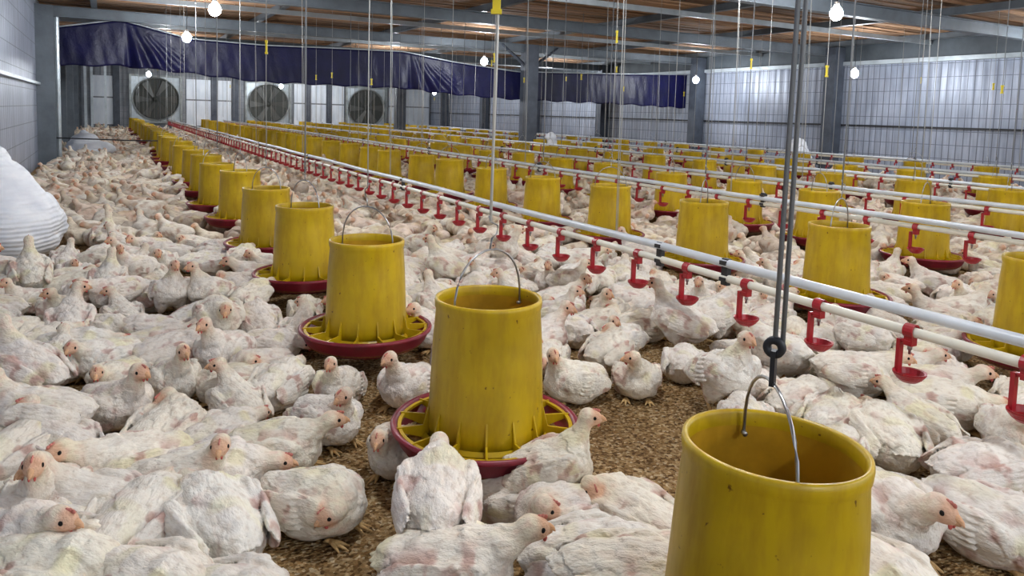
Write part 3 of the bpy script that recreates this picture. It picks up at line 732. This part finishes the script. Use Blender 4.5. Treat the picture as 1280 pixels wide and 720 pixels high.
# x, y, heading in degrees, pose, size, label
HAND = [
    (0.524, 1.205, 66, 'feeding', 1.02, "white chicken seen from behind, eating from the front feeder's red pan"),
    (0.776, 1.227, -32, 'standing', 0.86, "white chicken standing upright to the right of the front feeder's pan, facing right"),
    (0.719, 1.239, 150, 'resting', 0.9, "white chicken lying below the front feeder's pan with its head pointing left"),
    (0.758, 1.147, -176, 'tucked', 0.95, 'white chicken curled up asleep below the front feeder, in front of the gap of litter'),
    (0.882, 1.087, 113, 'tucked', 1.0, 'white chicken with its head turned back, lying left of the open yellow bucket'),
    (0.724, 0.999, -24, 'resting', 1.06, 'broad white chicken lying at the bottom edge beside the open yellow bucket'),
    (0.699, 0.852, -30, 'stepping', 1.0, 'white chicken standing at the bottom edge, touching the open yellow bucket'),
    (0.49, 1.075, -34, 'peering', 1.08, 'white chicken at the bottom edge facing right, below the front feeder'),
    (0.347, 1.402, -53, 'tucked_right', 1.0, 'white chicken resting on open litter with its head curled low on its right side'),
    (0.327, 1.669, -32, 'peering', 0.98, 'white chicken on the edge of the bare litter, beak pointing right at it'),
    (0.47, 1.781, -69, 'look_right', 0.92, 'plump white chicken sitting alone between the second feeder and bare litter'),
    (0.292, 1.975, 102, 'look_left', 0.9, 'white chicken in the left flock turning its face left, below the second feeder'),
    (0.414, 2.06, 50, 'resting', 1.0, "yellow-tinged white chicken stretched out just left of the second feeder's pan"),
    (0.74, 1.914, -142, 'alert', 1.0, 'white chicken sitting between the first and second feeders, facing left'),
    (0.564, 1.993, -122, 'alert', 0.86, 'small white chicken sitting right under the second feeder, facing away'),
    (0.587, 1.548, -143, 'peering', 0.9, "white chicken poking its head out left from under the front feeder's pan"),
    (0.318, 2.407, -129, 'alert', 1.0, 'long white chicken facing left in the flock, left of the second feeder'),
    (1.376, 1.703, -125, 'look_right', 0.92, 'round white chicken sitting on the litter below the drinker pipe, facing the camera'),
    (1.182, 1.745, -179, 'look_left', 0.92, "white chicken sitting just right of the front feeder's hopper, facing left"),
    (1.749, 1.935, 125, 'standing', 1.0, 'tall white chicken standing at the red drinker cups, facing left'),
    (1.499, 1.477, -101, 'standing', 1.05, 'white chicken standing on yellow legs behind the open bucket, facing right'),
    (1.598, 1.748, 44, 'resting', 0.86, 'round white chicken with its tail to the camera, left of the standing chicken'),
    (1.464, 2.189, 91, 'resting', 0.95, 'ruffled white chicken lying between the front feeder and the drinker pipe, facing left'),
    (1.431, 1.925, 23, 'tucked', 0.95, 'white chicken dozing below the white pipe near the standing chickens'),
    (1.674, 1.097, 51, 'resting', 1.12, 'large yellow-backed white chicken lying right of the open bucket, seen from behind'),
    (1.702, 0.888, -19, 'resting', 1.08, 'white chicken lying by the right edge, the farther one of a pair over the litter'),
    (1.495, 0.762, -90, 'resting_low', 1.12, 'large white chicken lying at the right edge with folded wing, nearer one of a pair'),
    (1.335, 0.871, -115, 'peering', 1.12, 'white chicken with pink face looking right beside the open yellow bucket'),
    (1.13, 0.739, -104, 'resting', 1.05, 'white chicken at the bottom edge just right of the open yellow bucket'),
    (2.004, 1.169, -52, 'resting', 1.05, 'white chicken lying under the nearest red drinker cups, facing right'),
    (2.017, 0.99, -167, 'tucked', 1.0, 'white chicken under the rightmost red drinker cup'),
    (1.665, 1.354, 1, 'resting', 1.0, "white chicken lying behind the open bucket's wire handle"),
    (1.987, 1.432, -14, 'resting', 1.0, 'white chicken lying beneath the white pipe, between two drinker cups'),
    (1.652, 1.24, 14, 'tucked_right', 0.95, "white chicken curled up behind the open bucket's right rim"),
    (1.447, 1.334, 67, 'resting_low', 0.9, "white chicken lying low behind the open bucket's left rim"),
    (0.037, 1.446, 55, 'resting', 1.08, 'white chicken with a rounded pale rump in the lower left flock'),
    (0.168, 1.384, 101, 'resting', 1.15, 'big yellow-tinted white chicken, back to the camera, beside the bare litter'),
    (-0.016, 1.517, 146, 'look_left', 1.05, 'white chicken looking left, pink face raised, in the lower left flock'),
    (-0.146, 1.498, -62, 'peering', 1.05, 'white chicken by the left bottom edge facing right'),
    (-0.105, 1.617, -98, 'alert', 1.0, 'white chicken with orange face raised above its neighbours, lower left'),
    (0.038, 1.702, -162, 'peering', 1.02, 'long white chicken lying across the left flock, head pointing left'),
    (0.117, 1.588, -30, 'look_right', 1.0, 'white chicken looking right, above the big yellow-tinted one'),
    (0.004, 2.076, -57, 'alert', 1.05, 'large white chicken sitting upright in the left flock, facing away'),
    (-0.133, 1.946, 162, 'stand_turn', 0.9, 'pinkish white chicken stretching its neck up near the left edge'),
    (0.025, 2.288, -119, 'peering', 0.95, 'yellow-headed white chicken facing left in the left flock'),
    (0.193, 1.61, -28, 'resting', 1.0, 'white chicken lying between the raised heads and the litter edge, facing right'),
    (0.109, 1.845, 52, 'tucked', 1.0, 'white chicken dozing in the middle of the left flock'),
    (-0.091, 1.846, 122, 'look_left', 0.95, 'white chicken with a grey shaded neck near the left edge, looking left'),
    (-0.186, 1.848, 52, 'resting', 1.0, 'white chicken cut by the left edge, below the stretching one'),
    (-0.087, 1.349, -37, 'resting', 1.05, 'white chicken lying at the bottom left corner'),
    (0.047, 1.238, -52, 'resting', 1.05, 'white chicken cut off by the bottom edge, lower left'),
    (0.154, 1.149, -45, 'resting', 1.0, 'white chicken at the bottom edge on the border of the bare litter'),
    (-0.092, 2.654, -21, 'resting', 1.0, 'white chicken lying in the left flock below the big white sack'),
    (0.152, 2.217, -78, 'alert', 0.95, 'white chicken with raised head in the middle left flock, facing right'),
    (3.337, 1.915, 0, 'resting', 1.0, 'white chicken lying behind the white pipe, right of the second-row feeder'),
    (2.783, 1.632, -17, 'resting', 1.0, 'white chicken lying just behind the white pipe near the right edge'),
    (3.833, 3.352, 11, 'resting', 1.05, 'white chicken lying left of the nearest whole second-row feeder'),
    (2.987, 2.842, 4, 'tucked', 1.0, 'white chicken huddled behind the white pipe, right of a second-row feeder'),
]

SZ = .83      # body size of this flock
birds = []; grid = {}
def discs(x, y, a, s):
    c, d = math.cos(a), math.sin(a); return [(x+.050*s*c, y+.050*s*d), (x-.050*s*c, y-.050*s*d)]
def put(x, y, a, s, pose, lab=None):
    D = discs(x, y, a, s); k = len(birds); birds.append([x, y, a, s, pose, lab])
    for (u, v) in D: grid.setdefault((int(u//.2), int(v//.2)), []).append((u, v, s))
def free(x, y, a, s, tight):
    for (u, v) in discs(x, y, a, s):
        gi, gj = int(u//.2), int(v//.2)
        for i in (gi-1, gi, gi+1):
            for j in (gj-1, gj, gj+1):
                for (p, q, s2) in grid.get((i, j), ()):
                    if (p-u)**2+(q-v)**2 < (tight*.5*(s+s2))**2: return False
    return True
for (x, y, hd, pose, s, lab) in HAND: put(x, y, math.radians(hd), s*SZ, pose, lab)
FG = {}
for f in FEED: FG.setdefault((int(f[0]//1), int(f[1]//1)), []).append(f)
def near_feeder(x, y):
    best = (9, None)
    for i in (-1, 0, 1):
        for j in (-1, 0, 1):
            for f in FG.get((int(x//1)+i, int(y//1)+j), ()):
                d = math.hypot(x-f[0], y-f[1])
                if d < best[0]: best = (d, f)
    return best
SACKS = [(-.44, 4.62, .42), (-.44, 4.25, .25), (-.2, 12.9, .45), (9.55, 8.1, .25), (6.8, 11, .2), (6.42, 11.2, .2), (6.42, 17.6, .2)]
SIT = ['alert']*2+['look_left']*2+['look_right']*2+['resting']*5+['resting_low']*4+['tucked']*3+['tucked_right']*2+['peering']*4+['lying']*1+['preening']*1
def want(x, y):
    if x < X0+.18 or x > X1-.30: return 0
    for (a, b, r) in SACKS:
        if (x-a)**2+(y-b)**2 < r*r: return 0
    if y < 4:
        for p in BARE:
            for dx, dy in ((0, 0), (.07, 0), (-.07, 0), (0, .07), (0, -.07)):
                if inside((x+dx, y+dy), p): return 0
    if x < .55: return 1.0
    v = math.sin(x*2.1+1.3)*math.sin(y*1.7+.4*x)+.5*math.sin(3.1*y-2.2*x)
    return 1.0 if v > -.45 else .12
# birds feeding at the pans
for f in sorted(FEED, key=lambda f: f[1]):
    if f[2] == 'A' and f[3] < 2: continue
    for k in range(7):
        if rnd.random() < .50:
            a = rnd.uniform(0, 2*math.pi); s = rnd.uniform(.85, 1.0)*SZ; R0 = .30
            x, y = f[0]+R0*math.cos(a), f[1]+R0*math.sin(a)
            if want(x, y) and free(x, y, a+math.pi, s, .10) and near_feeder(x, y)[0] > .28: put(x, y, a+math.pi+rnd.uniform(-.2, .2), s, rnd.choice(['peering', 'feeding', 'resting', 'alert']))
for tight, tries in ((.142, 30000), (.132, 60000), (.124, 120000)):
    for _ in range(tries):
        y = .35 + (YF-.6)*rnd.random()**1.25; x = rnd.uniform(X0, X1)
        q = proj((x, y, .08))
        if q[0] < -60 or q[0] > 1345 or q[1] > 800: continue
        if rnd.random() > want(x, y): continue
        d, f = near_feeder(x, y)
        if d < .25: continue
        a = rnd.uniform(0, 2*math.pi); s = rnd.uniform(.84, 1.06)*SZ
        if free(x, y, a, s, tight):
            pose = rnd.choice(SIT)
            nl = min(abs(x-l[0]) for l in lines)
            if rnd.random() < (.10 if nl > .25 else .22) and tight > .11 and nl > .10: pose = rnd.choice(['standing', 'stand_turn', 'stepping'])
            put(x, y, a, s, pose)
def seen(bd):
    q = proj((bd[0], bd[1], .08)); return q[2] > .3 and -70 < q[0] < 1350 and q[1] < 790
birds = [b for b in birds if seen(b)]
birds.sort(key=lambda b: (b[5] is None, proj((b[0], b[1], .08))[2]))
NEAR, rest = birds[:300], birds[300:]
cache = {}
def chick_mesh(pose, lod, seed):
    k = (pose, lod, seed)
    if k not in cache:
        V, F, C = make_chicken(pose, lod, seed); cache[k] = mesh_from('chicken', V, F, C, M['plumage'])
    return cache[k]
POSETXT = {'alert': 'head up', 'look_left': 'looking to its left', 'look_right': 'looking to its right', 'resting': 'head low', 'resting_low': 'lying flat', 'tucked': 'head tucked back', 'tucked_right': 'curled to its right',
 'peering': 'neck forward', 'lying': 'leg stretched out', 'standing': 'standing tall', 'stand_turn': 'standing, head turned', 'stepping': 'stepping', 'feeding': 'feeding', 'preening': 'preening'}
def relation(x, y):
    d, f = near_feeder(x, y)
    if f is None:
        f = min(FEED, key=lambda g: math.hypot(g[0]-x, g[1]-y)); d = math.hypot(f[0]-x, f[1]-y)
    p, q = proj((x, y, .08)), proj((f[0], f[1], .08))
    side = 'left of' if p[0] < q[0]-25*2/q[2] else ('right of' if p[0] > q[0]+25*2/q[2] else ('behind' if p[2] > q[2] else 'in front of'))
    if d > .9: side = 'well '+side
    rn = {'A': 'row-one', 'B': 'row-two', 'C': 'row-three', 'D': 'row-four', 'E': 'row-five', 'G': 'row-six'}[f[2]]
    return '%s the %s %s feeder' % (side, ORD[min(f[4]-1, 19)], rn)
def facing(x, y, a):
    b = math.atan2(y, x); r = math.degrees((a-b+math.pi) % (2*math.pi)-math.pi)
    return 'facing away' if abs(r) < 45 else ('facing camera' if abs(r) > 135 else ('facing left' if r > 0 else 'facing right'))
used = {}; entries = []
for b in NEAR:
    lab = b[5] or 'white chicken %s, %s, %s' % (POSETXT[b[4]], facing(b[0], b[1], b[2]), relation(b[0], b[1]))
    used.setdefault(lab, []).append(b); entries.append(lab)
for lab, bs in used.items():         # same description twice: say which is nearer
    if len(bs) == 2:
        bs.sort(key=lambda b: proj((b[0], b[1], .08))[2])
        for b, w in zip(bs, ('nearer', 'farther')): b[5] = lab.replace('white chicken', w+' white chicken', 1)
    elif len(bs) == 3:
        bs.sort(key=lambda b: proj((b[0], b[1], .08))[2])
        for b, w in zip(bs, ('nearest', 'middle', 'farthest')): b[5] = lab.replace('white chicken', w+' white chicken', 1)
    else:
        for b in bs: b[5] = lab
for i, b in enumerate(NEAR):
    z = proj((b[0], b[1], .08))[2]; lod = .0034 if z < 2.1 else (.0048 if z < 3.2 else .0075)
    seed = 1+list(POSES).index(b[4]) + (40 if (i % 3 == 1 and z < 2.1 and b[4] in ('resting', 'tucked', 'alert', 'peering')) else 0)
    o = obj('chicken', chick_mesh(b[4], lod, seed), None, (b[0], b[1], 0), (0, 0, b[2])); s = b[3]
    o.scale = (s*rnd.uniform(.98, 1.08), s*rnd.uniform(.95, 1.04), s*rnd.uniform(.95, 1.08))
    tag(o, b[5], 'chicken', 'white broiler chickens')
# everything farther back, uncountable: one object
protos = {}
VV = []; FF = []; CC = []; off = 0
for b in rest:
    z = proj((b[0], b[1], .08))[2]; lod = .0115 if z < 7.5 else .017
    pose = b[4]; k = (pose, lod)
    if k not in protos: protos[k] = make_chicken(pose, lod, 3+len(protos))
    V, F, C = protos[k]; c, s_ = math.cos(b[2]), math.sin(b[2])
    W = V*b[3]; W = np.c_[W[:, 0]*c-W[:, 1]*s_+b[0], W[:, 0]*s_+W[:, 1]*c+b[1], W[:, 2]]
    t = rnd.choice([(1, 1, 1), (.84, .79, .72), (1, .90, .86), (.70, .64, .60), (1, .96, .88), (1, 1, .98)])
    VV.append(W); FF.append(F+off); CC.append(C*np.array(t)); off += len(V)
if VV:
    me = mesh_from('distant_flock', np.concatenate(VV), np.concatenate(FF), np.concatenate(CC), M['plumage'])
    o = obj('chicken_flock', me); tag(o, 'dense flock of white chickens covering the litter farther back in the house', 'chickens', None, 'stuff')
